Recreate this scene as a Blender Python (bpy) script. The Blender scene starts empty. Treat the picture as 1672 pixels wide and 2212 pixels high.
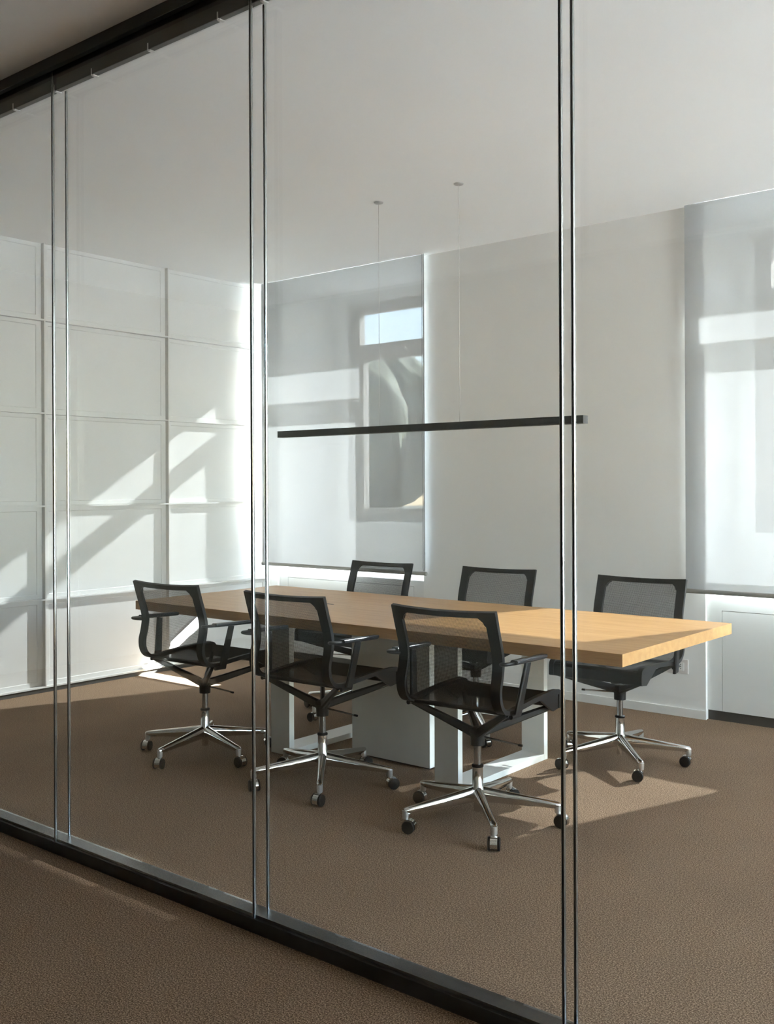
import bpy, bmesh, math, random
from mathutils import Vector, Matrix
random.seed(7)
R = math.radians
scene = bpy.context.scene
C = scene.collection

# ------------------------------------------------------------------ camera
EYE = 1.386
cam_d = bpy.data.cameras.new('camera')
cam = bpy.data.objects.new('camera', cam_d)
C.objects.link(cam)
cam_d.sensor_fit = 'VERTICAL'
cam_d.sensor_height = 24.0
cam_d.lens = 2202.42 / 2212 * 24.0
cam_d.shift_y = -(1106 - 1049.88) / 2212
cam_d.clip_start = 0.02
cam_d.clip_end = 300
cam.matrix_world = (Matrix.Translation((0, 0, EYE)) @ Matrix.Rotation(R(39.4525), 4, 'Z')
                    @ Matrix.Rotation(R(90), 4, 'X') @ Matrix.Rotation(R(-0.2482), 4, 'Z'))
scene.camera = cam

# ------------------------------------------------------------------ daylight
SUN_DIR = Vector((-0.355, -1.0, -0.64)).normalized()
sun_d = bpy.data.lights.new('sun', 'SUN')
sun_d.energy = 70
sun_d.angle = R(0.53)
sun_d.color = (0.89, 0.955, 1.0)
sun = bpy.data.objects.new('sun', sun_d)
C.objects.link(sun)
sun.location = (3, 12, 9)
sun.rotation_euler = SUN_DIR.to_track_quat('-Z', 'Y').to_euler()

world = bpy.data.worlds.new('sky')
scene.world = world
world.use_nodes = True
wn = world.node_tree.nodes
wl = world.node_tree.links
wn.clear()
w_out = wn.new('ShaderNodeOutputWorld')
w_bg = wn.new('ShaderNodeBackground')
w_sky = wn.new('ShaderNodeTexSky')
w_sky.sky_type = 'NISHITA'
w_sky.sun_disc = False
w_sky.sun_elevation = math.atan2(0.64, math.hypot(0.355, 1.0))
w_sky.sun_rotation = math.atan2(0.355, 1.0)
w_sky.air_density = 1.0
w_sky.dust_density = 0.5
w_bg.inputs['Strength'].default_value = 1.5
w_hsv = wn.new('ShaderNodeHueSaturation')        # hazy, slightly whitened sky
w_hsv.inputs['Saturation'].default_value = 0.9
wl.new(w_sky.outputs[0], w_hsv.inputs['Color'])
wl.new(w_hsv.outputs[0], w_bg.inputs[0])
wl.new(w_bg.outputs[0], w_out.inputs[0])

scene.view_settings.view_transform = 'Standard'
scene.view_settings.look = 'None'
scene.view_settings.gamma = 1.0
scene.view_settings.use_curve_mapping = False
scene.view_settings.exposure = 1.57
scene.cycles.use_denoising = True
scene.cycles.max_bounces = 14
scene.cycles.diffuse_bounces = 8
scene.cycles.glossy_bounces = 6
scene.cycles.transmission_bounces = 8
scene.cycles.transparent_max_bounces = 32
scene.cycles.sample_clamp_indirect = 6.0
scene.cycles.caustics_reflective = False
scene.cycles.caustics_refractive = False

# ------------------------------------------------------------------ materials
def new_mat(name):
    m = bpy.data.materials.new(name)
    m.use_nodes = True
    nt = m.node_tree
    for n in list(nt.nodes):
        if n.type != 'OUTPUT_MATERIAL':
            nt.nodes.remove(n)
    out = [n for n in nt.nodes if n.type == 'OUTPUT_MATERIAL'][0]
    return m, nt, out

def node(nt, t, **kw):
    n = nt.nodes.new(t)
    for k, v in kw.items():
        setattr(n, k, v)
    return n

def coords(nt, scale=(1, 1, 1)):
    tc = node(nt, 'ShaderNodeTexCoord')
    mp = node(nt, 'ShaderNodeMapping')
    mp.inputs['Scale'].default_value = scale
    nt.links.new(tc.outputs['Object'], mp.inputs['Vector'])
    return mp.outputs['Vector']

def pbr(name, col, rough=0.5, metal=0.0, var=0.03, nscale=6.0, bump=0.0, bscale=200.0, spec=0.5, coat=0.0):
    """principled paint / plastic / metal with a faint procedural mottling"""
    m, nt, out = new_mat(name)
    b = node(nt, 'ShaderNodeBsdfPrincipled')
    b.inputs['Roughness'].default_value = rough
    b.inputs['Metallic'].default_value = metal
    b.inputs['Specular IOR Level'].default_value = spec
    b.inputs['Coat Weight'].default_value = coat
    v = coords(nt)
    n = node(nt, 'ShaderNodeTexNoise')
    n.inputs['Scale'].default_value = nscale
    n.inputs['Detail'].default_value = 3
    nt.links.new(v, n.inputs['Vector'])
    r = node(nt, 'ShaderNodeValToRGB')
    r.color_ramp.elements[0].position = 0.35
    r.color_ramp.elements[1].position = 0.65
    r.color_ramp.elements[0].color = tuple(c * (1 - var) for c in col) + (1,)
    r.color_ramp.elements[1].color = tuple(min(1, c * (1 + var)) for c in col) + (1,)
    nt.links.new(n.outputs['Fac'], r.inputs['Fac'])
    nt.links.new(r.outputs['Color'], b.inputs['Base Color'])
    if bump > 0:
        n2 = node(nt, 'ShaderNodeTexNoise')
        n2.inputs['Scale'].default_value = bscale
        nt.links.new(v, n2.inputs['Vector'])
        bp = node(nt, 'ShaderNodeBump')
        bp.inputs['Strength'].default_value = bump
        bp.inputs['Distance'].default_value = 0.002
        nt.links.new(n2.outputs['Fac'], bp.inputs['Height'])
        nt.links.new(bp.outputs['Normal'], b.inputs['Normal'])
    nt.links.new(b.outputs[0], out.inputs['Surface'])
    return m

def carpet_mat():
    m, nt, out = new_mat('brown_carpet')
    b = node(nt, 'ShaderNodeBsdfPrincipled')
    b.inputs['Roughness'].default_value = 0.95
    b.inputs['Specular IOR Level'].default_value = 0.1
    b.inputs['Sheen Weight'].default_value = 0.0
    b.inputs['Sheen Roughness'].default_value = 0.6
    v = coords(nt)
    n1 = node(nt, 'ShaderNodeTexNoise')
    n1.inputs['Scale'].default_value = 215.0
    n1.inputs['Detail'].default_value = 2.0
    n1.inputs['Roughness'].default_value = 0.85
    nt.links.new(v, n1.inputs['Vector'])
    r = node(nt, 'ShaderNodeValToRGB')
    e = r.color_ramp.elements
    e[0].position = 0.38
    e[0].color = (0.075, 0.046, 0.026, 1)
    e[1].position = 0.63
    e[1].color = (0.48, 0.340, 0.232, 1)
    mid = r.color_ramp.elements.new(0.5)
    mid.color = (0.195, 0.130, 0.082, 1)
    nt.links.new(n1.outputs['Fac'], r.inputs['Fac'])
    n2 = node(nt, 'ShaderNodeTexNoise')
    n2.inputs['Scale'].default_value = 1.6
    n2.inputs['Detail'].default_value = 4.0
    nt.links.new(v, n2.inputs['Vector'])
    mr = node(nt, 'ShaderNodeMapRange')
    mr.inputs['From Min'].default_value = 0.3
    mr.inputs['From Max'].default_value = 0.7
    mr.inputs['To Min'].default_value = 0.9
    mr.inputs['To Max'].default_value = 1.08
    nt.links.new(n2.outputs['Fac'], mr.inputs['Value'])
    mx = node(nt, 'ShaderNodeMix', data_type='RGBA', blend_type='MULTIPLY')
    mx.inputs[0].default_value = 1.0
    nt.links.new(r.outputs['Color'], mx.inputs[6])
    nt.links.new(mr.outputs['Result'], mx.inputs[7])
    nt.links.new(mx.outputs[2], b.inputs['Base Color'])
    bp = node(nt, 'ShaderNodeBump')
    bp.inputs['Strength'].default_value = 0.22
    bp.inputs['Distance'].default_value = 0.004
    nt.links.new(n1.outputs['Fac'], bp.inputs['Height'])
    nt.links.new(bp.outputs['Normal'], b.inputs['Normal'])
    nt.links.new(b.outputs[0], out.inputs['Surface'])
    return m

def oak_mat():
    m, nt, out = new_mat('oak_veneer')
    b = node(nt, 'ShaderNodeBsdfPrincipled')
    b.inputs['Roughness'].default_value = 0.42
    b.inputs['Specular IOR Level'].default_value = 0.4
    v = coords(nt, (1.0, 14.0, 14.0))
    n1 = node(nt, 'ShaderNodeTexNoise')
    n1.inputs['Scale'].default_value = 2.2
    n1.inputs['Detail'].default_value = 6
    n1.inputs['Roughness'].default_value = 0.62
    nt.links.new(v, n1.inputs['Vector'])
    v2 = coords(nt, (3.0, 160.0, 160.0))
    n2 = node(nt, 'ShaderNodeTexNoise')
    n2.inputs['Scale'].default_value = 2.0
    n2.inputs['Detail'].default_value = 3
    nt.links.new(v2, n2.inputs['Vector'])
    ad = node(nt, 'ShaderNodeMath', operation='MULTIPLY_ADD')
    ad.inputs[1].default_value = 0.45
    nt.links.new(n2.outputs['Fac'], ad.inputs[0])
    mu = node(nt, 'ShaderNodeMath', operation='MULTIPLY')
    mu.inputs[1].default_value = 0.55
    nt.links.new(n1.outputs['Fac'], mu.inputs[0])
    nt.links.new(mu.outputs[0], ad.inputs[2])
    r = node(nt, 'ShaderNodeValToRGB')
    e = r.color_ramp.elements
    e[0].position = 0.36
    e[0].color = (0.50, 0.265, 0.092, 1)
    e[1].position = 0.62
    e[1].color = (0.66, 0.392, 0.165, 1)
    nt.links.new(ad.outputs[0], r.inputs['Fac'])
    nt.links.new(r.outputs['Color'], b.inputs['Base Color'])
    nt.links.new(b.outputs[0], out.inputs['Surface'])
    return m

def glass_mat(name, tint=(0.985, 0.988, 0.982), ior=1.45):
    """thin clear pane: straight-through light plus a Fresnel mirror reflection"""
    m, nt, out = new_mat(name)
    t = node(nt, 'ShaderNodeBsdfTransparent')
    v = coords(nt)
    n = node(nt, 'ShaderNodeTexNoise')
    n.inputs['Scale'].default_value = 0.7
    nt.links.new(v, n.inputs['Vector'])
    r = node(nt, 'ShaderNodeValToRGB')
    r.color_ramp.elements[0].color = tuple(c * 0.99 for c in tint) + (1,)
    r.color_ramp.elements[1].color = tuple(tint) + (1,)
    nt.links.new(n.outputs['Fac'], r.inputs['Fac'])
    nt.links.new(r.outputs['Color'], t.inputs['Color'])
    g = node(nt, 'ShaderNodeBsdfGlossy')
    g.inputs['Roughness'].default_value = 0.0
    g.inputs['Color'].default_value = (0.95, 0.97, 0.96, 1)
    fr = node(nt, 'ShaderNodeFresnel')
    ge = node(nt, 'ShaderNodeNewGeometry')          # same reflectance from either side of the sheet
    io = node(nt, 'ShaderNodeMapRange')
    io.inputs['To Min'].default_value = ior
    io.inputs['To Max'].default_value = 1.0 / ior
    nt.links.new(ge.outputs['Backfacing'], io.inputs['Value'])
    nt.links.new(io.outputs['Result'], fr.inputs['IOR'])
    mx = node(nt, 'ShaderNodeMixShader')
    nt.links.new(fr.outputs[0], mx.inputs[0])
    nt.links.new(t.outputs[0], mx.inputs[1])
    nt.links.new(g.outputs[0], mx.inputs[2])
    nt.links.new(mx.outputs[0], out.inputs['Surface'])
    return m

def mesh_mat(name, col, open_frac, pitch):
    """woven net: open holes of a fine grid between dark threads"""
    m, nt, out = new_mat(name)
    tc = node(nt, 'ShaderNodeTexCoord')
    sp = node(nt, 'ShaderNodeSeparateXYZ')
    nt.links.new(tc.outputs['UV'], sp.inputs[0])
    waves = []
    for k in (0, 1):
        mu = node(nt, 'ShaderNodeMath', operation='MULTIPLY')
        mu.inputs[1].default_value = 2 * math.pi / pitch
        nt.links.new(sp.outputs[k], mu.inputs[0])
        s = node(nt, 'ShaderNodeMath', operation='SINE')
        nt.links.new(mu.outputs[0], s.inputs[0])
        waves.append(s)
    pr = node(nt, 'ShaderNodeMath', operation='ADD')
    nt.links.new(waves[0].outputs[0], pr.inputs[0])
    nt.links.new(waves[1].outputs[0], pr.inputs[1])
    mr = node(nt, 'ShaderNodeMapRange')
    mr.inputs['From Min'].default_value = -1.2
    mr.inputs['From Max'].default_value = 1.2
    mr.inputs['To Min'].default_value = max(0.0, open_frac - 0.22)
    mr.inputs['To Max'].default_value = min(1.0, open_frac + 0.22)
    nt.links.new(pr.outputs[0], mr.inputs['Value'])
    d = node(nt, 'ShaderNodeBsdfPrincipled')
    d.inputs['Base Color'].default_value = tuple(col) + (1,)
    d.inputs['Roughness'].default_value = 0.75
    d.inputs['Specular IOR Level'].default_value = 0.2
    t = node(nt, 'ShaderNodeBsdfTransparent')
    mx = node(nt, 'ShaderNodeMixShader')
    nt.links.new(mr.outputs[0], mx.inputs[0])
    nt.links.new(d.outputs[0], mx.inputs[1])
    nt.links.new(t.outputs[0], mx.inputs[2])
    nt.links.new(mx.outputs[0], out.inputs['Surface'])
    return m

def blind_mat():
    """pale screen fabric: part open weave, part translucent, part diffuse"""
    m, nt, out = new_mat('screen_fabric')
    v = coords(nt)
    n = node(nt, 'ShaderNodeTexNoise')
    n.inputs['Scale'].default_value = 3.0
    n.inputs['Detail'].default_value = 4
    nt.links.new(v, n.inputs['Vector'])
    r = node(nt, 'ShaderNodeValToRGB')
    r.color_ramp.elements[0].color = (0.44, 0.455, 0.46, 1)
    r.color_ramp.elements[1].color = (0.48, 0.495, 0.50, 1)
    nt.links.new(n.outputs['Fac'], r.inputs['Fac'])
    d = node(nt, 'ShaderNodeBsdfDiffuse')
    tl = node(nt, 'ShaderNodeBsdfTranslucent')
    tr = node(nt, 'ShaderNodeBsdfTransparent')
    nt.links.new(r.outputs['Color'], d.inputs['Color'])
    tl.inputs['Color'].default_value = (0.66, 0.675, 0.69, 1)
    m1 = node(nt, 'ShaderNodeMixShader')
    m1.inputs[0].default_value = BLIND_TL
    nt.links.new(d.outputs[0], m1.inputs[1])
    nt.links.new(tl.outputs[0], m1.inputs[2])
    m2 = node(nt, 'ShaderNodeMixShader')
    m2.inputs[0].default_value = BLIND_OPEN
    nt.links.new(m1.outputs[0], m2.inputs[1])
    nt.links.new(tr.outputs[0], m2.inputs[2])
    nt.links.new(m2.outputs[0], out.inputs['Surface'])
    return m

BLIND_TL = 0.0125
BLIND_OPEN = 0.042

M = dict(
    carpet=carpet_mat(), oak=oak_mat(), blind=blind_mat(),
    ceiling=pbr('ceiling_paint', (0.90, 0.898, 0.893), 0.9, var=0.01, nscale=1.5),
    wall=pbr('wall_paint', (0.80, 0.79, 0.765), 0.75, var=0.015, nscale=2.0, bump=0.05),
    corridor=pbr('corridor_paint', (0.34, 0.33, 0.315), 0.9, var=0.02),
    panel=pbr('panel_lacquer', (0.67, 0.67, 0.655), 0.38, var=0.015, nscale=1.3),
    alu=pbr('warm_grey_aluminium', (0.64, 0.63, 0.60), 0.45, metal=0.1, var=0.03),
    cabinet=pbr('cabinet_lacquer', (0.73, 0.735, 0.715), 0.4, var=0.012, nscale=1.5),
    white=pbr('white_gloss_trim', (0.78, 0.77, 0.73), 0.35, var=0.015),
    legs=pbr('white_lacquered_steel', (0.82, 0.83, 0.79), 0.42, var=0.03, nscale=9.0),
    kick=pbr('dark_plinth', (0.05, 0.047, 0.042), 0.6),
    rail=pbr('black_anodised_rail', (0.012, 0.012, 0.013), 0.34, metal=0.0, spec=0.6),
    rail_top=pbr('satin_grey_channel', (0.035, 0.036, 0.035), 0.27, spec=0.8),
    header=pbr('dark_bronze_header', (0.012, 0.010, 0.009), 0.4, spec=0.3),
    glass=glass_mat('clear_glass'), window_glass=glass_mat('window_glass', (0.97, 0.97, 0.96)),
    edge=pbr('polished_glass_edge', (0.46, 0.48, 0.475), 0.10, metal=0.9),
    edge_dark=pbr('dark_glass_seam', (0.03, 0.035, 0.034), 0.25),
    clip=pbr('clear_plastic_clip', (0.62, 0.63, 0.62), 0.3),
    window=pbr('window_frame_paint', (0.34, 0.325, 0.30), 0.6, var=0.02),
    black=pbr('black_plastic', (0.0065, 0.0068, 0.0078), 0.45, var=0.05, nscale=40, bump=0.04, bscale=900, spec=0.35),
    rubber=pbr('black_rubber', (0.004, 0.004, 0.0045), 0.5, spec=0.2),
    chrome=pbr('polished_aluminium', (0.64, 0.635, 0.62), 0.08, metal=1.0, var=0.02),
    satin=pbr('satin_aluminium', (0.62, 0.61, 0.59), 0.34, metal=0.85, var=0.02),
    gas=pbr('dark_chrome', (0.36, 0.36, 0.36), 0.22, metal=1.0, var=0.03),
    pad=pbr('dark_gloss_armpad', (0.045, 0.048, 0.055), 0.22, metal=0.3),
    net=mesh_mat('black_back_net', (0.010, 0.010, 0.011), 0.38, 0.0055),
    seatnet=mesh_mat('black_seat_net', (0.007, 0.007, 0.007), 0.10, 0.0055),
    lamp=pbr('matt_black_lamp', (0.010, 0.010, 0.010), 0.5),
    lampend_lit=pbr('lit_lamp_cap', (0.06, 0.06, 0.065), 0.4),  # black housing's lit end, side light painted in as grey
    diffuser=pbr('opal_diffuser', (0.10, 0.095, 0.085), 0.5),
    cable=pbr('grey_cable', (0.45, 0.44, 0.41), 0.5),
    canopy=pbr('satin_grey_canopy', (0.42, 0.41, 0.39), 0.4, metal=0.3),
    socket=pbr('socket_plastic', (0.66, 0.61, 0.58), 0.4),
    bar=pbr('blind_bar_metal', (0.33, 0.325, 0.30), 0.4, metal=0.5),
    chain=pbr('grey_bead_chain', (0.20, 0.21, 0.22), 0.4),
    bounce_ground=pbr('pale_bounce_ground', (0.60, 0.595, 0.585), 0.9, var=0.05, nscale=0.8),  # pale so the added outdoor surface reflects sunlight
    ground=pbr('mown_grass', (0.13, 0.14, 0.11), 0.95, var=0.2, nscale=0.6),
)

# ------------------------------------------------------------------ mesh helpers
def box(bm, x0, x1, y0, y1, z0, z1):
    v = [bm.verts.new(p) for p in ((x0, y0, z0), (x1, y0, z0), (x1, y1, z0), (x0, y1, z0),
                                   (x0, y0, z1), (x1, y0, z1), (x1, y1, z1), (x0, y1, z1))]
    for f in ((0, 3, 2, 1), (4, 5, 6, 7), (0, 1, 5, 4), (1, 2, 6, 5), (2, 3, 7, 6), (3, 0, 4, 7)):
        bm.faces.new([v[i] for i in f])

def lathe(bm, prof, n=20, cx=0.0, cy=0.0):
    """prof = [(r, z)...] bottom to top, closed with caps"""
    rings = []
    for r, z in prof:
        rings.append([bm.verts.new((cx + r * math.cos(2 * math.pi * k / n), cy + r * math.sin(2 * math.pi * k / n), z)) for k in range(n)])
    for a, b in zip(rings, rings[1:]):
        for k in range(n):
            bm.faces.new((a[k], a[(k + 1) % n], b[(k + 1) % n], b[k]))
    bm.faces.new(list(reversed(rings[0])))
    bm.faces.new(rings[-1])

def loft(bm, sections, close=True):
    """sections = list of rings (lists of points, same count)"""
    rings = [[bm.verts.new(p) for p in s] for s in sections]
    n = len(rings[0])
    for a, b in zip(rings, rings[1:]):
        for k in range(n):
            bm.faces.new((a[k], a[(k + 1) % n], b[(k + 1) % n], b[k]))
    if close:
        bm.faces.new(list(reversed(rings[0])))
        bm.faces.new(rings[-1])

def tube(bm, pts, r, n=10, ry=None):
    pts = [Vector(p) for p in pts]
    secs = []
    up0 = Vector((0, 0, 1))
    for i, p in enumerate(pts):
        d = (pts[min(i + 1, len(pts) - 1)] - pts[max(i - 1, 0)]).normalized()
        up = up0 if abs(d.dot(up0)) < 0.95 else Vector((0, 1, 0))
        a = d.cross(up).normalized()
        b = a.cross(d).normalized()
        rr = r[i] if isinstance(r, (list, tuple)) else r
        r2 = rr if ry is None else ry
        secs.append([p + a * rr * math.cos(2 * math.pi * k / n) + b * r2 * math.sin(2 * math.pi * k / n) for k in range(n)])
    loft(bm, secs)

def beam(bm, p, q, w0, h0, w1, h1, side=None):
    """tapered bar of rectangular section with chamfered look"""
    p, q = Vector(p), Vector(q)
    d = (q - p).normalized()
    a = (side or d.cross(Vector((0, 0, 1)))).normalized()
    b = a.cross(d).normalized()
    def sec(c, w, h):
        k = 0.28 * min(w, h)
        w2, h2 = w / 2, h / 2
        return [c + a * x + b * z for x, z in ((-w2 + k, -h2), (w2 - k, -h2), (w2, -h2 + k), (w2, h2 - k), (w2 - k, h2), (-w2 + k, h2), (-w2, h2 - k), (-w2, -h2 + k))]
    loft(bm, [sec(p, w0, h0), sec(q, w1, h1)])

def link(name, me, mat, parent=None):
    o = bpy.data.objects.new(name, me)
    C.objects.link(o)
    if mat is not None and not me.materials:
        me.materials.append(mat)
    if parent is not None:
        o.parent = parent
    return o

def obj(name, bm, mat, parent=None, smooth=False, bevel=0.0, seg=2, angle=40):
    bmesh.ops.recalc_face_normals(bm, faces=bm.faces)
    if smooth:
        for f in bm.faces:
            f.smooth = True
        for e in bm.edges:
            if len(e.link_faces) == 2 and e.calc_face_angle(0) > R(angle):
                e.smooth = False
    me = bpy.data.meshes.new(name)
    bm.to_mesh(me)
    bm.free()
    o = link(name, me, mat, parent)
    if bevel > 0:
        md = o.modifiers.new('soft_edge', 'BEVEL')
        md.width = bevel
        md.segments = seg
        md.limit_method = 'ANGLE'
        md.angle_limit = R(40)
    return o

def boxes(name, lst, mat, parent=None, bevel=0.0):
    bm = bmesh.new()
    for b in lst:
        box(bm, *b)
    return obj(name, bm, mat, parent, bevel=bevel)

def tag(o, label, cat, group=None):
    o['label'] = label
    o['category'] = cat
    if group:
        o['group'] = group
    return o

def struct(o, label=None):
    o['kind'] = 'structure'
    if label:
        o['label'] = label
    return o

def empty(name, loc=(0, 0, 0), rz=0.0, parent=None):
    o = bpy.data.objects.new(name, None)
    o.empty_display_size = 0.1
    C.objects.link(o)
    o.location = loc
    o.rotation_euler = (0, 0, rz)
    if parent is not None:
        o.parent = parent
    return o

# ------------------------------------------------------------------ room dimensions
XL = -6.167          # front edges of the left wall's fins
YW = 5.832           # face of the piers between the windows
H = 3.041            # ceiling
XR = 3.8             # far right wall, out of view
YG = 2.178           # front glass of the partition
YG2 = 2.239          # rear glass
YB = 5.787           # roller blinds
# window niches: (left, right, inner plane of window frame, frame left, frame right, pane left, pane right)
NICHE = [(-6.022, -4.460, 6.645, -5.898, -4.610, -5.766, -4.700),
         (-2.372, -0.894, 6.390, -2.272, -0.950, -2.172, -1.040)]
PANE_UP = (2.598, 2.866)
PANE_LO = (1.20, 2.462)
FR_TOP, FR_BOT, FR_T = 2.950, 1.085, 0.07
SILL = (0.698, 0.714)
CAB_L = -5.955

# floor, ceilings
floor = boxes('floor', [(-7.2, 4.1, -2.2, 6.85, -0.08, 0.0)], M['carpet'])
struct(floor, 'brown speckled carpet running from the corridor through the meeting room')
ceil = boxes('ceiling', [(-7.2, 4.1, 2.165, 6.85, H, H + 0.12)], M['ceiling'])
struct(ceil, 'plain white ceiling of the meeting room')
ceil2 = boxes('corridor_ceiling', [(-7.2, 4.1, -2.2, 2.165, 3.0, H + 0.12)], M['ceiling'])
struct(ceil2, 'grey corridor ceiling in front of the glass wall')
# corridor and right hand walls
struct(boxes('corridor_wall', [(-7.2, 4.1, -2.2, -2.0, 0, 3.0)], M['corridor']))
struct(boxes('corridor_wall', [(-7.2, -7.0, -2.0, 2.165, 0, 3.0)], M['corridor']))
struct(boxes('corridor_wall', [(3.9, 4.1, -2.0, 2.165, 0, 3.0)], M['corridor']))
struct(boxes('wall_right', [(XR, XR + 0.2, 2.165, 2.30, 0, H), (XR, XR + 0.2, 5.70, 6.85, 0, H),
                            (XR, XR + 0.2, 2.30, 5.70, 0, 0.06), (XR, XR + 0.2, 2.30, 5.70, 2.98, H)], M['wall']))
w3 = empty('added_window', (XR + 0.1, 4.0, 0.06))  # glazed end wall added out of view to brighten the room
struct(w3, 'tall glazing added out of view to let in more daylight')
for k in range(4):
    ya, yb = -1.7 + 0.85 * k, -1.7 + 0.85 * (k + 1)
    lf = boxes('window_frame', [(-0.03, 0.03, ya, ya + 0.03, 0, 2.92), (-0.03, 0.03, yb - 0.03, yb, 0, 2.92),
                                (-0.03, 0.03, ya + 0.03, yb - 0.03, 0, 0.04), (-0.03, 0.03, ya + 0.03, yb - 0.03, 2.88, 2.92)], M['window'], w3)
    boxes('pane', [(-0.004, 0.004, ya + 0.03, yb - 0.03, 0.04, 2.88)], M['window_glass'], lf)

# window wall: piers, window surrounds
wb = []
xs = [(-7.2, NICHE[0][0], 5.949), (NICHE[0][1], NICHE[1][0], YW), (NICHE[1][1], XR, YW)]
for i, (a, b, y) in enumerate(xs):
    wb.append((a, b, y, 6.70, 0, H))
wb.append((NICHE[0][0], CAB_L, 5.949, 6.0, 0, SILL[0] - 0.021))
for nl, nr, yg, fl, fr, pl, prr in NICHE:
    wb.append((nl, fl, yg, yg + FR_T, 0, H))
    wb.append((fr, nr, yg, yg + FR_T, 0, H))
    wb.append((fl, fr, yg, yg + FR_T, 0, FR_BOT))
    wb.append((fl, fr, yg, yg + FR_T, FR_TOP, H))
wall_back = boxes('wall_back', wb, M['wall'])
struct(wall_back, 'white wall with deep window niches and a wide pier between the blinds')

bb = boxes('baseboard_back', [(NICHE[0][1] + 0.004, NICHE[1][0] + 0.006, YW - 0.012, YW, 0, 0.053)], M['white'], bevel=0.002)
struct(bb, 'low white skirting board along the pier')

def window(name, nl, nr, yg, fl, fr, pl, pr, label):
    w = empty(name, ((fl + fr) / 2, yg, FR_BOT))
    struct(w, label)
    ox, oy, oz = (fl + fr) / 2, yg, FR_BOT
    def part(nm, lst, mat, parent=w, bevel=0.0):
        return boxes(nm, [(a - ox, b - ox, c - oy, d - oy, e - oz, f - oz) for a, b, c, d, e, f in lst], mat, parent, bevel)
    y0, y1 = yg, yg + FR_T
    fr_ob = part('window_frame', [(fl, pl, y0, y1, FR_BOT, FR_TOP), (pr, fr, y0, y1, FR_BOT, FR_TOP),
                          (pl, pr, y0, y1, PANE_UP[1], FR_TOP), (pl, pr, y0, y1, FR_BOT, PANE_LO[0] - 0.05)], M['window'])
    part('transom', [(pl, pr, y0, y1, PANE_LO[1] + 0.05, PANE_UP[0])], M['window'])
    sash = part('sash', [(pl, pl + 0.04, y0, y1, PANE_LO[0], PANE_LO[1]), (pr - 0.04, pr, y0, y1, PANE_LO[0], PANE_LO[1]),
                         (pl, pr, y0, y1, PANE_LO[1], PANE_LO[1] + 0.05), (pl, pr, y0, y1, PANE_LO[0] - 0.05, PANE_LO[0])], M['window'])
    part('pane', [(pl, pr, y0 + 0.03, y0 + 0.036, PANE_UP[0], PANE_UP[1])], M['window_glass'])
    part('pane', [(pl + 0.04, pr - 0.04, y0 + 0.03, y0 + 0.036, PANE_LO[0], PANE_LO[1])], M['window_glass'], sash)
    return w
window('window_1', *NICHE[0], 'window behind the blind nearest the panelled wall')
window('window_2', *NICHE[1], 'window behind the blind on the far side of the pier')

struct(boxes('ground', [(-60, 60, 14.0, 120, -0.6, -0.5)], M['ground']), 'grassy ground beyond the added pale ground')
struct(boxes('ground', [(4.2, 40, -30, 7.2, -0.25, -0.12), (-40, 40, 7.2, 14.0, -0.25, -0.12)], M['bounce_ground']), 'pale ground added outside to bounce daylight into the room')  # added pale surface, throws sunlight up to the ceiling

# left wall: grid of fins, rails and recessed panels
def prism_panel(name, y0, y1, z0, z1, parent):
    """recessed cell back: flat border, small step, sunk field"""
    bm = bmesh.new()
    xb = XL - 0.035
    by, bz, st = 0.040, 0.026, 0.005
    def ring(x, a, b, c, d):
        return [bm.verts.new((x, a, c)), bm.verts.new((x, b, c)), bm.verts.new((x, b, d)), bm.verts.new((x, a, d))]
    r0 = ring(xb - 0.02, y0, y1, z0, z1)
    r1 = ring(xb, y0, y1, z0, z1)
    r2 = ring(xb, y0 + by, y1 - by, z0 + bz, z1 - bz)
    r3 = ring(xb - st, y0 + by + 0.004, y1 - by - 0.004, z0 + bz + 0.004, z1 - bz - 0.004)
    for a, b in ((r0, r1), (r1, r2), (r2, r3)):
        for k in range(4):
            bm.faces.new((a[k], a[(k + 1) % 4], b[(k + 1) % 4], b[k]))
    bm.faces.new(r3)
    bm.faces.new(list(reversed(r0)))
    return obj(name, bm, M['panel'], parent)

wall_left = boxes('wall_left', [(-7.2, XL - 0.056, 2.25, 5.95, 0, H)], M['panel'])
struct(wall_left, 'pale wall of recessed rectangular panels between thin metal fins')
ZR = [0.036, 0.627, 1.259, 1.889, 2.520, 3.15]
YF = [2.25, 2.812, 3.858, 4.904, 5.946]
for i in range(4):
    for j in range(5):
        z1 = min(ZR[j + 1], H)
        prism_panel('panel', YF[i] + 0.0045, YF[i + 1] - 0.0045, ZR[j] + 0.0065, z1 - (0.0065 if j < 4 else 0), wall_left)
for y in YF[1:]:
    boxes('fin', [(XL - 0.04, XL, y - 0.005, y + 0.005, 0.03, H)], M['alu'], wall_left)
for j, z in enumerate(ZR[:5]):
    for i in range(4):
        boxes('rail', [(XL - 0.04, XL - 0.001, YF[i] + 0.004, YF[i + 1] - 0.004, z - 0.0055, z + 0.0055)], M['panel'] if j == 0 else M['panel'], wall_left)
struct(boxes('baseboard_left', [(XL - 0.05, XL - 0.008, 2.25, 5.9, 0, 0.030)], M['kick']), 'dark recessed plinth under the panelled wall')

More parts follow.
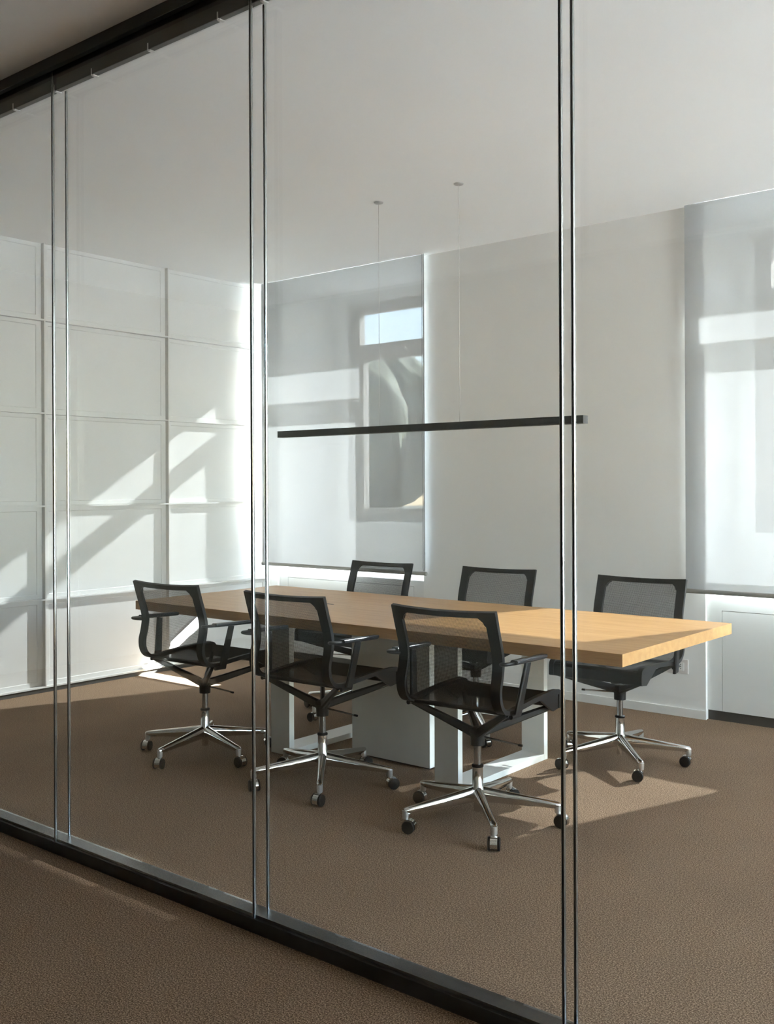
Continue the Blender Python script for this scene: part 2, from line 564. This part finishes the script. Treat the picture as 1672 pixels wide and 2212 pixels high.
# glass partition between corridor and room
wall_front = empty('wall_front', (0, 2.2, 0))
struct(wall_front, 'double glazed partition with a black floor rail and dark header')
def fpart(nm, lst, mat, bevel=0.0, parent=None):
    return boxes(nm, [(a, b, c - 2.2, d - 2.2, e, f) for a, b, c, d, e, f in lst], mat, parent or wall_front, bevel)
rail_o = fpart('bottom_rail', [(-6.1, XR - 0.002, 2.175, 2.246, 0.0, 0.044)], M['rail'], bevel=0.0015)
fpart('rail_channel', [(-6.1, XR - 0.002, 2.186, 2.244, 0.044, 0.054)], M['rail_top'])
fpart('top_rail', [(-6.1, XR - 0.002, 2.150, 2.172, 2.957, 3.0)], M['rail'], bevel=0.0015)
hd = fpart('header', [(-6.1, XR - 0.002, 2.190, 2.214, 2.892, H)], M['header'], bevel=0.002)
fpart('header_seal', [(-6.1, XR - 0.002, 2.2145, 2.2215, 2.894, 2.902)], M['clip'])
JX = [-3.425 + 1.0905 * k for k in range(-2, 8)]
for k in range(len(JX) - 1):
    a, b = JX[k] + 0.006, JX[k + 1] - 0.006
    fpart('pane', [(a, b, YG - 0.005 + 0.002, YG + 0.005 + 0.002, 0.046, 2.985)], M['glass'])
    fpart('pane', [(a, b, YG2 - 0.005, YG2 + 0.005, 0.055, H - 0.002)], M['glass'])
for k, x in enumerate(JX[1:-1]):
    for yy, z0, z1 in ((YG + 0.002, 0.046, 2.985), (YG2, 0.055, H - 0.002)):
        s = empty('joint_strip', (x, yy - 2.2, 0), parent=wall_front)
        for sx in (-1, 1):
            bm = bmesh.new()
            tube(bm, [(sx * 0.0032, 0, z0), (sx * 0.0032, 0, z1)], 0.0020, n=10, ry=0.0050)
            obj('glass_edge', bm, M['edge'], s, smooth=True)
        boxes('seam', [(-0.0011, 0.0011, -0.0045, 0.0045, z0, z1)], M['edge_dark'], s)
for px in (-3.72, -3.43, -3.19, -2.86, -2.50, -2.30):
    cl = empty('glazing_clip', (px, 2.2045 - 2.2, 2.894), parent=wall_front)
    boxes('clip_body', [(-0.008, 0.008, -0.012, 0.014, -0.006, 0.0)], M['clip'], cl, bevel=0.003)
    boxes('clip_tab', [(-0.003, 0.003, -0.0155, -0.0122, -0.004, 0.020)], M['clip'], cl, bevel=0.001)

# ------------------------------------------------------------------ built-in cabinets under the windows
def cabinet(nl, nr, yg, door, label, top, sl):
    ox, oy = (nl + nr) / 2, 5.855
    t = empty('window_cabinet', (ox, oy, 0))
    def p(nm, lst, mat, parent=t, bevel=0.0):
        return boxes(nm, [(a - ox, b - ox, c - oy, d - oy, e, f) for a, b, c, d, e, f in lst], mat, parent, bevel)
    y0, y1 = 5.855, 5.873
    d0, d1, dz = door
    zb = 0.058
    p('front_frame', [(nl + 0.001, d0 - 0.0015, y0, y1, zb, top), (d1 + 0.0015, nr - 0.001, y0, y1, zb, top),
                      (d0 - 0.0015, d1 + 0.0015, y0, y1, dz + 0.0015, top)], M['cabinet'])
    p('door', [(d0 + 0.0015, d1 - 0.0015, y0 + 0.0005, y1, zb, dz - 0.0015)], M['cabinet'])
    p('carcass', [(nl + 0.001, nr - 0.001, y1 + 0.001, y1 + 0.02, zb, top - 0.002)], M['kick'])
    p('sill', [(nl + 0.001, nr - 0.001, y1, 5.947, top - 0.02, top), (sl + 0.001, nr - 0.001, 5.947, yg - 0.001, top - 0.02, top)], M['cabinet'])
    p('plinth', [(nl + 0.001, nr - 0.001, y0 + 0.010, y0 + 0.03, 0.0, zb)], M['kick'])
    tag(t, label, 'cabinet', 'flush cabinets below the window blinds')
    return t
cabinet(CAB_L, NICHE[0][1], NICHE[0][2], (-5.858, -4.570, 0.653), 'white flush cabinet under the blind beside the panelled wall', SILL[0], NICHE[0][0])
cabinet(NICHE[1][0], NICHE[1][1], NICHE[1][2], (-2.282, -0.985, 0.646), 'white flush cabinet on the far side of the pier from the panelled wall', SILL[1], NICHE[1][0])

# ------------------------------------------------------------------ roller blinds
def blind(x0, x1, label):
    ox = (x0 + x1) / 2
    t = empty('roller_blind', (ox, YB, 0.7586))
    w = (x1 - x0) / 2
    bm = bmesh.new()
    n = 24
    z1, z0 = H - 0.7586 - 0.001, 0.0
    a = [bm.verts.new((-w - 0.006, 0, z0 + (z1 - z0) * k / n)) for k in range(n + 1)]
    b = [bm.verts.new((w - 0.004, 0, z0 + (z1 - z0) * k / n)) for k in range(n + 1)]
    for k in range(n):
        bm.faces.new((a[k], b[k], b[k + 1], a[k + 1]))
    obj('fabric', bm, M['blind'], t)
    bm = bmesh.new()
    tube(bm, [(-w, 0, 0), (w, 0, 0)], 0.0105, n=14, ry=0.0135)
    bar = obj('bottom_bar', bm, M['bar'], t, smooth=True)
    for s in (-1, 1):
        bm = bmesh.new()
        tube(bm, [(s * (w - 0.001), 0, 0), (s * (w + 0.007), 0, 0)], 0.012, n=14, ry=0.015)
        obj('end_cap', bm, M['bar'], bar, smooth=True)
    pts = [(w - 0.017, -0.012, z1)]
    pts += [(w - 0.017, -0.012, 0.06)]
    for k in range(1, 8):
        an = math.pi + math.pi * k / 8
        pts.append((w - 0.0075 + 0.0095 * math.cos(an), -0.012, 0.045 + 0.022 * math.sin(an)))
    pts += [(w + 0.002, -0.012, 0.06), (w + 0.002, -0.012, z1)]
    bm = bmesh.new()
    tube(bm, pts, 0.0016, n=6)
    ch = obj('pull_chain', bm, M['chain'], t, smooth=True)
    bm = bmesh.new()
    tube(bm, [(w + 0.002, -0.012, 0.135), (w + 0.002, -0.012, 0.155)], 0.003, n=8)
    obj('chain_joint', bm, M['chain'], ch, smooth=True)
    tag(t, label, 'blind', 'pale roller blinds lowered over the windows')
    return t
blind(-6.079, -4.408, 'pale roller blind with side chain between panelled wall and pier')
blind(-2.467, -0.795, 'pale roller blind on the far side of the pier from the panelled wall')

# ------------------------------------------------------------------ wall socket
so = empty('wall_socket', (-2.5425, YW, 0.299))
bm = bmesh.new()
box(bm, -0.0655, 0.0655, -0.008, 0, -0.044, 0.044)
obj('cover_plate', bm, M['socket'], so, bevel=0.004, seg=3)
for k in range(2):
    ins = boxes('insert', [(-0.040 + 0.041 * k, -0.001 + 0.041 * k, -0.011, -0.008, -0.024, 0.024)], M['white'], so, bevel=0.001)
    for z in (-0.012, 0.0, 0.012):
        bm = bmesh.new()
        xc = -0.0205 + 0.041 * k
        tube(bm, [(xc, -0.0108, z), (xc, -0.0116, z)], 0.0030, n=10)
        obj('hole', bm, M['rubber'], ins)
tag(so, 'white wall socket plate low on the pier above the skirting', 'socket')

# ------------------------------------------------------------------ conference table
TX0, TX1, TY0, TY1, TZ = -4.798, -1.780, 3.572, 4.685, 0.740
tx, ty = (TX0 + TX1) / 2, (TY0 + TY1) / 2
table = empty('conference_table', (tx, ty, 0))
tag(table, 'long oak conference table with thick top on white loop legs', 'table')
def tpart(nm, lst, mat, bevel=0.0, parent=None):
    return boxes(nm, [(a - tx, b - tx, c - ty, d - ty, e, f) for a, b, c, d, e, f in lst], mat, parent or table, bevel)
top = tpart('tabletop', [(TX0, TX1, TY0, TY1, TZ - 0.050, TZ)], M['oak'], bevel=0.0012)
tpart('cable_slot', [(-3.845, -3.770, 4.108, 4.122, TZ - 0.0005, TZ + 0.0008)], M['rubber'], parent=top)
for xa, xb in ((-3.857, -3.722), (-2.792, -2.660)):
    lg = tpart('leg', [(xa, xb, 3.725, 3.760, 0.0, 0.69)], M['legs'], bevel=0.0015)
    tpart('leg', [(xa, xb, 4.470, 4.505, 0.0, 0.69)], M['legs'], bevel=0.0015)
    tpart('floor_runner', [(xa, xb, 3.760, 4.470, 0.0, 0.030)], M['legs'], bevel=0.0015, parent=lg)
    tpart('top_runner', [(xa, xb, 3.760, 4.470, 0.662, 0.690)], M['legs'], parent=lg)
tpart('cable_box', [(-3.493, -2.990, 3.952, 4.220, 0.012, 0.690)], M['legs'], bevel=0.0015)
tpart('box_foot', [(-3.470, -3.012, 3.975, 4.200, 0.0, 0.012)], M['kick'])

# ------------------------------------------------------------------ office chairs
def catmull(pts, per=5):
    out = []
    n = len(pts)
    for i in range(n - 1):
        p0, p1, p2, p3 = pts[max(i - 1, 0)], pts[i], pts[i + 1], pts[min(i + 2, n - 1)]
        for k in range(per):
            t = k / per
            out.append(tuple(0.5 * ((2 * b) + (-a + c) * t + (2 * a - 5 * b + 4 * c - d) * t * t + (-a + 3 * b - 3 * c + d) * t ** 3)
                             for a, b, c, d in zip(p0, p1, p2, p3)))
    out.append(pts[-1])
    return out

PROF = catmull([(-0.262, 0.907), (-0.240, 0.835), (-0.214, 0.755), (-0.205, 0.705), (-0.213, 0.650), (-0.226, 0.598),
                (-0.219, 0.548), (-0.188, 0.514), (-0.130, 0.503), (-0.050, 0.511), (0.080, 0.521), (0.215, 0.524),
                (0.258, 0.520), (0.272, 0.503), (0.273, 0.455)], 5)
LEN = [0.0]
for a, b in zip(PROF, PROF[1:]):
    LEN.append(LEN[-1] + math.hypot(b[0] - a[0], b[1] - a[1]))
I_SPLIT = 38        # where the back net meets the seat net

def prof_normal(i):
    a, b = PROF[max(i - 1, 0)], PROF[min(i + 1, len(PROF) - 1)]
    d = Vector((0, b[0] - a[0], b[1] - a[1])).normalized()
    return Vector((0, -d.z, d.y))      # away from the sitter

def surf(i, x):
    """point of the sling surface at profile index i, across x"""
    y, z = PROF[i]
    f = 1 - (x / 0.243) ** 2
    if z > 0.60:
        k = min(1.0, (z - 0.60) / 0.2)
        y -= 0.014 * f * k
        z -= 0.007 * f * max(0, (z - 0.80) / 0.1)
    elif i > 40:
        k = min(1.0, (i - 40) / 6)
        if i > 60:
            k *= max(0.2, 1 - (i - 60) / 8)
        z -= 0.010 * f * k
    return Vector((x, y, z))

def strip_mesh(bm, i0, i1, xfun, th):
    """solid band following the sling between two x limits"""
    secs = []
    for i in range(i0, i1 + 1):
        xa, xb = xfun(i)
        n = prof_normal(i)
        pa, pb = surf(i, xa), surf(i, xb)
        secs.append([pa - n * th / 2, pb - n * th / 2, pb + n * th / 2, pa + n * th / 2])
    loft(bm, secs)

def net_mesh(i0, i1, hw, nx=10):
    bm = bmesh.new()
    uv = bm.loops.layers.uv.new('UVMap')
    grid = [[bm.verts.new(surf(i, -hw + 2 * hw * k / nx)) for k in range(nx + 1)] for i in range(i0, i1 + 1)]
    for r_ in range(len(grid) - 1):
        for k in range(nx):
            f = bm.faces.new((grid[r_][k], grid[r_][k + 1], grid[r_ + 1][k + 1], grid[r_ + 1][k]))
            for lp, (rr, kk) in zip(f.loops, ((r_, k), (r_, k + 1), (r_ + 1, k + 1), (r_ + 1, k))):
                lp[uv].uv = (2 * hw * kk / nx, LEN[i0 + rr])
    return bm

def mesh_of(bm, name, mat, smooth=True, angle=35):
    bmesh.ops.recalc_face_normals(bm, faces=bm.faces)
    for f in bm.faces:
        f.smooth = smooth
    if smooth:
        for e in bm.edges:
            if len(e.link_faces) == 2 and e.calc_face_angle(0) > R(angle):
                e.smooth = False
    me = bpy.data.meshes.new(name)
    bm.to_mesh(me)
    bm.free()
    me.materials.append(mat)
    return me

CH = {}
# back frame: top bar, two side bands narrowing into the seat rails, rounded inner corners
bm = bmesh.new()
def band(sgn):
    def f(i):
        z = PROF[i][1]
        if i < I_SPLIT:
            w = 0.047 - 0.006 * min(1, i / 30)
        else:
            w = 0.041 - 0.017 * min(1, (i - I_SPLIT) / 10)
        o = 0.243
        return (sgn * (o - w), sgn * o) if sgn > 0 else (-o, -o + w)
    return f
for sgn in (-1, 1):
    strip_mesh(bm, 0, I_SPLIT + 2, band(sgn), 0.017)
NTOP = 3
for k in range(12):
    xa, xb = -0.2 + 0.4 * k / 12, -0.2 + 0.4 * (k + 1) / 12
    secs = []
    for i in range(0, NTOP):
        n = prof_normal(i)
        pa, pb = surf(i, xa), surf(i, xb)
        secs.append([pa - n * 0.0085, pb - n * 0.0085, pb + n * 0.0085, pa + n * 0.0085])
    loft(bm, secs)
for sgn in (-1, 1):                                  # fillets of the opening
    for (i0, dx) in ((NTOP - 1, 0.030), (NTOP, 0.012)):
        secs = []
        for i in (i0, i0 + 1):
            w = dx * (1.0 if i == i0 else 0.40)
            xa, xb = sgn * 0.202, sgn * (0.197 - w)
            n = prof_normal(i)
            pa, pb = surf(i, xa), surf(i, xb)
            secs.append([pa - n * 0.008, pb - n * 0.008, pb + n * 0.008, pa + n * 0.008])
        loft(bm, secs)
CH['back_frame'] = mesh_of(bm, 'back_frame', M['black'])
def seat_band(sgn):
    def f(i):
        return (sgn * 0.219, sgn * 0.243) if sgn > 0 else (-0.243, -0.219)
    return f
for sgn in (-1, 1):
    bm = bmesh.new()
    strip_mesh(bm, I_SPLIT, len(PROF) - 1, seat_band(sgn), 0.020)
    # gusset plate between the seat rail and the front strut
    x0, x1 = sgn * 0.226, sgn * 0.238
    pts = [(0.10, 0.512), (0.262, 0.512), (0.272, 0.452), (0.215, 0.445)]
    loft(bm, [[(x0, y, z) for y, z in pts], [(x1, y, z) for y, z in pts]])
    CH['seat_rail%d' % sgn] = mesh_of(bm, 'seat_rail', M['black'])
bm = net_mesh(2, I_SPLIT, 0.206)
CH['back_net'] = mesh_of(bm, 'back_net', M['net'])
bm = net_mesh(I_SPLIT, len(PROF) - 1, 0.221)
CH['seat'] = mesh_of(bm, 'seat', M['seatnet'])
bm = bmesh.new()
for za, zb_, ya, yb_ in ((0.452, 0.512, 0.258, 0.277),):
    loft(bm, [[(x, ya, za), (x, yb_ - 0.003, za), (x, yb_, za + 0.004), (x, yb_, zb_ - 0.010), (x, yb_ - 0.006, zb_), (x, ya, zb_ + 0.004)] for x in (-0.2425, 0.2425)])
CH['front_bar'] = mesh_of(bm, 'front_bar', M['black'], angle=30)
# cross bar under the rear of the seat
bm = bmesh.new()
beam(bm, (-0.225, -0.150, 0.499), (0.225, -0.150, 0.499), 0.030, 0.014, 0.030, 0.014)
CH['cross_bar'] = mesh_of(bm, 'cross_bar', M['black'])
for nm, q in (('rear', (0.222, -0.150, 0.496)), ('front', (0.228, 0.258, 0.464))):
    bm = bmesh.new()
    s = 1 if nm == 'front' else -1
    beam(bm, (0.006, 0.010 * s, 0.366), q, 0.026, 0.040, 0.017, 0.024)
    CH['strut_' + nm] = mesh_of(bm, 'strut', M['black'], smooth=False)
bm = bmesh.new()
lathe(bm, [(0.029, 0.316), (0.0295, 0.348), (0.034, 0.362), (0.040, 0.372), (0.036, 0.386), (0.020, 0.390)], 24)
CH['hub'] = mesh_of(bm, 'hub', M['black'])
bm = bmesh.new()
tube(bm, [(0.026, 0.004, 0.352), (0.046, 0.004, 0.350), (0.205, 0.004, 0.341)], [0.005, 0.0042, 0.0040], n=8)
CH['lever'] = mesh_of(bm, 'lever', M['gas'])
bm = bmesh.new()
tube(bm, [(0.190, 0.004, 0.3418), (0.2075, 0.004, 0.3408)], 0.0052, n=8)
CH['lever_tip'] = mesh_of(bm, 'lever_tip', M['rubber'])
bm = bmesh.new()
lathe(bm, [(0.0155, 0.228), (0.0155, 0.320)], 20)
CH['column'] = mesh_of(bm, 'gas_column', M['gas'])
bm = bmesh.new()
lathe(bm, [(0.0235, 0.226), (0.0245, 0.228), (0.0245, 0.234), (0.021, 0.237)], 20)
CH['collar'] = mesh_of(bm, 'collar', M['rubber'])
bm = bmesh.new()
lathe(bm, [(0.0165, 0.044), (0.0165, 0.090), (0.031, 0.094), (0.033, 0.112), (0.030, 0.136), (0.0225, 0.150), (0.0220, 0.227)], 24)
CH['base_tube'] = mesh_of(bm, 'base_tube', M['chrome'], angle=50)
RT, ZT = 0.3275, 0.098
bm = bmesh.new()
secs = []
for t in (0.0, 0.12, 0.35, 0.65, 0.88, 0.97, 1.0):
    r_ = 0.018 + (RT - 0.018 + 0.010) * t
    zt = 0.146 - (0.146 - ZT) * t ** 0.95
    w = 0.0215 - 0.0070 * t
    h = 0.060 - 0.036 * t
    if t >= 1.0:
        w *= 0.6
        h *= 0.8
        zt -= 0.003
    secs.append([(r_, -w, zt - h * 0.55), (r_, -w * 0.55, zt - h), (r_, w * 0.55, zt - h), (r_, w, zt - h * 0.55),
                 (r_, w * 0.82, zt - h * 0.18), (r_, w * 0.30, zt), (r_, -w * 0.30, zt), (r_, -w * 0.82, zt - h * 0.18)])
loft(bm, secs)
CH['base_arm'] = mesh_of(bm, 'base_arm', M['chrome'], angle=55)
bm = bmesh.new()
lathe(bm, [(0.0105, 0.054), (0.0128, 0.058), (0.0134, 0.070), (0.0138, 0.088)], 18, cx=-0.001)
CH['stem'] = mesh_of(bm, 'caster_stem', M['satin'], angle=50)
# caster: hooded twin wheel, trailing from its stem
WR, TR_ = 0.026, 0.014
bm = bmesh.new()
n = 18
for hw_, r_in, r_out in ((0.0135, 0.018, 0.0285),):
    ring_o, ring_i = [], []
    for k in range(n + 1):
        a = R(-25) + R(230) * k / n
        ring_o.append((TR_ + r_out * math.cos(a), WR + r_out * math.sin(a)))
        ring_i.append((TR_ + r_in * math.cos(a), WR + r_in * math.sin(a)))
    secs = [[(o_[0], -hw_, o_[1]), (o_[0], hw_, o_[1]), (i_[0], hw_, i_[1]), (i_[0], -hw_, i_[1])] for o_, i_ in zip(ring_o, ring_i)]
    loft(bm, secs)
lathe(bm, [(0.0075, 0.046), (0.0075, 0.064)], 12)
CH['caster'] = mesh_of(bm, 'caster', M['chrome'], angle=45)
def wheel_mesh(s):
    bm = bmesh.new()
    prof = [(0.0140, 0.0255), (0.0155, WR), (0.0215, WR), (0.0240, 0.0235), (0.0248, 0.012), (0.0248, 0.0001)]
    rings = []
    m_ = 22
    for yy, rr in prof:
        rings.append([bm.verts.new((TR_ + rr * math.cos(2 * math.pi * k / m_), s * yy, WR + rr * math.sin(2 * math.pi * k / m_))) for k in range(m_)])
    for a, b in zip(rings, rings[1:]):
        for k in range(m_):
            bm.faces.new((a[k], a[(k + 1) % m_], b[(k + 1) % m_], b[k]))
    bm.faces.new(rings[0])
    return mesh_of(bm, 'wheel', M['rubber'])
CH['wheel_a'], CH['wheel_b'] = wheel_mesh(1), wheel_mesh(-1)
# armrests
for s, nm in ((-1, 'l'), (1, 'r')):
    bm = bmesh.new()
    pts = catmull([(s * 0.238, -0.198, 0.700), (s * 0.252, -0.238, 0.706), (s * 0.274, -0.246, 0.709), (s * 0.281, -0.215, 0.708), (s * 0.281, -0.12, 0.703), (s * 0.280, 0.060, 0.698)], 4)
    tube(bm, pts, 0.0085, n=10, ry=0.0075)
    CH['arm_' + nm] = mesh_of(bm, 'armrest', M['black'])
    bm = bmesh.new()
    beam(bm, (s * 0.281, -0.190, 0.710), (s * 0.280, 0.054, 0.704), 0.034, 0.016, 0.032, 0.014)
    CH['pad_' + nm] = mesh_of(bm, 'arm_pad', M['pad'], angle=50)
    bm = bmesh.new()
    beam(bm, (s * 0.274, -0.070, 0.694), (s * 0.247, -0.105, 0.492), 0.016, 0.034, 0.016, 0.044, side=Vector((1, 0, 0)))
    CH['post_' + nm] = mesh_of(bm, 'arm_post', M['black'], smooth=False)
bm = bmesh.new()
tube(bm, [(0.243, -0.152, 0.488), (0.243, -0.085, 0.486)], 0.0095, n=8)
CH['bolts'] = mesh_of(bm, 'fixing_knuckle', M['black'])

def chair(x, y, yaw, base_rot, label, swivels, arm_drop=0.0):
    t = empty('office_chair', (x, y, 0), R(yaw))
    tag(t, label, 'chair', 'black mesh office chairs around the conference table')
    bf = link('back_frame', CH['back_frame'], None, t)
    link('back_net', CH['back_net'], None, bf)
    st = link('seat', CH['seat'], None, t)
    link('seat_rail', CH['seat_rail-1'], None, st)
    link('seat_rail', CH['seat_rail1'], None, st)
    link('cross_bar', CH['cross_bar'], None, st)
    link('front_bar', CH['front_bar'], None, st)
    link('fixing_knuckle', CH['bolts'], None, st)
    link('fixing_knuckle', CH['bolts'], None, st).location = (-0.486, 0, 0)
    for nm in ('rear', 'front'):
        link('strut', CH['strut_' + nm], None, t)
        o = link('strut', CH['strut_' + nm], None, t)
        o.scale = (-1, 1, 1)
    link('hub', CH['hub'], None, t)
    lv = link('lever', CH['lever'], None, t)
    link('lever_tip', CH['lever_tip'], None, lv)
    gc = link('gas_column', CH['column'], None, t)
    link('collar', CH['collar'], None, gc)
    bt = link('star_base', CH['base_tube'], None, t)
    for s in ('l', 'r'):
        a = link('armrest', CH['arm_' + s], None, t)
        a.location = (0, 0, -arm_drop)
        link('arm_pad', CH['pad_' + s], None, a)
        link('arm_post', CH['post_' + s], None, a)
    for k in range(5):
        an = R(base_rot - yaw) + 2 * math.pi * k / 5
        o = link('base_arm', CH['base_arm'], None, bt)
        o.rotation_euler = (0, 0, an)
        c = link('caster', CH['caster'], None, t)
        c.location = (RT * math.cos(an), RT * math.sin(an), 0)
        c.rotation_euler = (0, 0, R(swivels[k] - yaw))
        link('caster_stem', CH['stem'], None, c)
        link('wheel', CH['wheel_a'], None, c)
        link('wheel', CH['wheel_b'], None, c)
    return t

chair(-2.391, 3.487, 3.1, -116.8, 'black mesh chair on the glass side of the table, farthest from the panelled wall', (20, -60, 10, 60, 190))
chair(-3.262, 3.482, 1.9, -121.2, 'black mesh chair in the middle of the glass side of the table', (-30, -80, 60, 80, 200))
chair(-4.103, 3.489, 1.5, -154.6, 'black mesh chair on the glass side of the table, closest to the panelled wall', (-60, -60, 0, 60, 60))
chair(-2.341, 4.668, 181.3, -118.6, 'black mesh chair on the window side, in front of the wall socket', (160, 200, 190, 100, 140), 0.032)
chair(-3.250, 4.725, 183.0, -45.0, 'black mesh chair on the window side, backed by the plain pier', (160, 120, 190, 100, 160), 0.032)
chair(-4.115, 4.690, 180.4, 191.0, 'black mesh chair on the window side, backed by the blind with the visible chain', (170, 180, 140, 100, 160), 0.032)

# ------------------------------------------------------------------ pendant lamp
PX0, PX1, PY, PZ0, PZ1 = -4.634, -2.470, 4.566, 1.694, 1.735
pm = (PX0 + PX1) / 2
pl = empty('pendant_lamp', (pm, PY, PZ0))
tag(pl, 'long slim black linear pendant lamp hanging above the table', 'lamp')
hw = (PX1 - PX0) / 2
boxes('housing', [(-hw + 0.003, hw - 0.003, -0.024, 0.024, 0.003, PZ1 - PZ0)], M['lamp'], pl, bevel=0.001)
boxes('end_cap', [(-hw, -hw + 0.003, -0.024, 0.024, 0.0, PZ1 - PZ0)], M['lamp'], pl)
boxes('end_cap', [(hw - 0.003, hw, -0.024, 0.024, 0.0, PZ1 - PZ0)], M['lampend_lit'], pl)  # lit side: lighter tone put into the colour
boxes('diffuser', [(-hw + 0.003, hw - 0.003, -0.020, 0.020, 0.0, 0.003)], M['diffuser'], pl)
for x in (-3.812, -3.240):
    bm = bmesh.new()
    tube(bm, [(x - pm, 0, PZ1 - PZ0), (x - pm, 0, H - PZ0 - 0.008)], 0.0013, n=8)
    cb = obj('cable', bm, M['cable'], pl)
    bm = bmesh.new()
    lathe(bm, [(0.022, H - PZ0 - 0.008), (0.027, H - PZ0 - 0.004), (0.028, H - PZ0 - 0.0002)], 24, cx=x - pm)
    obj('ceiling_canopy', bm, M['canopy'], cb, smooth=True)

# ------------------------------------------------------------------ trees outside, seen dimly through the blinds
def leaf_mat():
    m, nt, out = new_mat('foliage')
    b = node(nt, 'ShaderNodeBsdfPrincipled')
    b.inputs['Roughness'].default_value = 0.8
    n = node(nt, 'ShaderNodeTexNoise')
    n.inputs['Scale'].default_value = 1.6
    n.inputs['Detail'].default_value = 5
    nt.links.new(coords(nt), n.inputs['Vector'])
    r = node(nt, 'ShaderNodeValToRGB')
    r.color_ramp.elements[0].position = 0.35
    r.color_ramp.elements[0].color = (0.10, 0.115, 0.09, 1)
    r.color_ramp.elements[1].position = 0.7
    r.color_ramp.elements[1].color = (0.17, 0.19, 0.13, 1)
    nt.links.new(n.outputs['Fac'], r.inputs['Fac'])
    nt.links.new(r.outputs['Color'], b.inputs['Base Color'])
    nt.links.new(b.outputs[0], out.inputs['Surface'])
    return m
M['leaf'] = leaf_mat()
M['bark'] = pbr('bark', (0.10, 0.075, 0.055), 0.9, var=0.3, nscale=20)
for k, (x, y, h) in enumerate(((-33.0, 30.0, 6.7), (-26.5, 29.5, 7.0), (-20.0, 30.5, 6.8), (-13.5, 29.5, 6.7), (-7.0, 30.0, 6.4),
                                   (-36.0, 36.5, 7.7), (-29.5, 36.0, 8.0), (-23.0, 36.5, 7.8), (-16.5, 36.0, 7.9), (-10.0, 36.5, 7.6))):
    t = empty('tree', (x, y, -0.5))
    tag(t, 'leafy tree outdoors, faint behind the blinds', 'tree', 'trees outside the windows')
    rnd = random.Random(k)
    bm = bmesh.new()
    tube(bm, [(0, 0, 0), (0.05, 0, 1.0), (0, 0.05, h * 0.6)], [0.16, 0.13, 0.07], n=8)
    obj('trunk', bm, M['bark'], t, smooth=True)
    bm = bmesh.new()
    bmesh.ops.create_icosphere(bm, subdivisions=4, radius=1.0)
    ph = [rnd.uniform(0, 6.28) for _ in range(6)]
    for v in bm.verts:
        p = v.co.copy()
        f = 1 + 0.05 * math.sin(5 * p.x + ph[0]) * math.sin(4 * p.y + ph[1]) + 0.05 * math.sin(7 * p.z + ph[2]) * math.sin(6 * p.x + ph[3]) + 0.03 * math.sin(13 * p.y + ph[4]) * math.sin(12 * p.z + ph[5])
        f += rnd.uniform(-0.04, 0.04)
        v.co = Vector((p.x * 2.95 * f, p.y * 2.0 * f, h * 0.56 + p.z * h * 0.46 * f))
    obj('crown', bm, M['leaf'], t, smooth=True, angle=60)
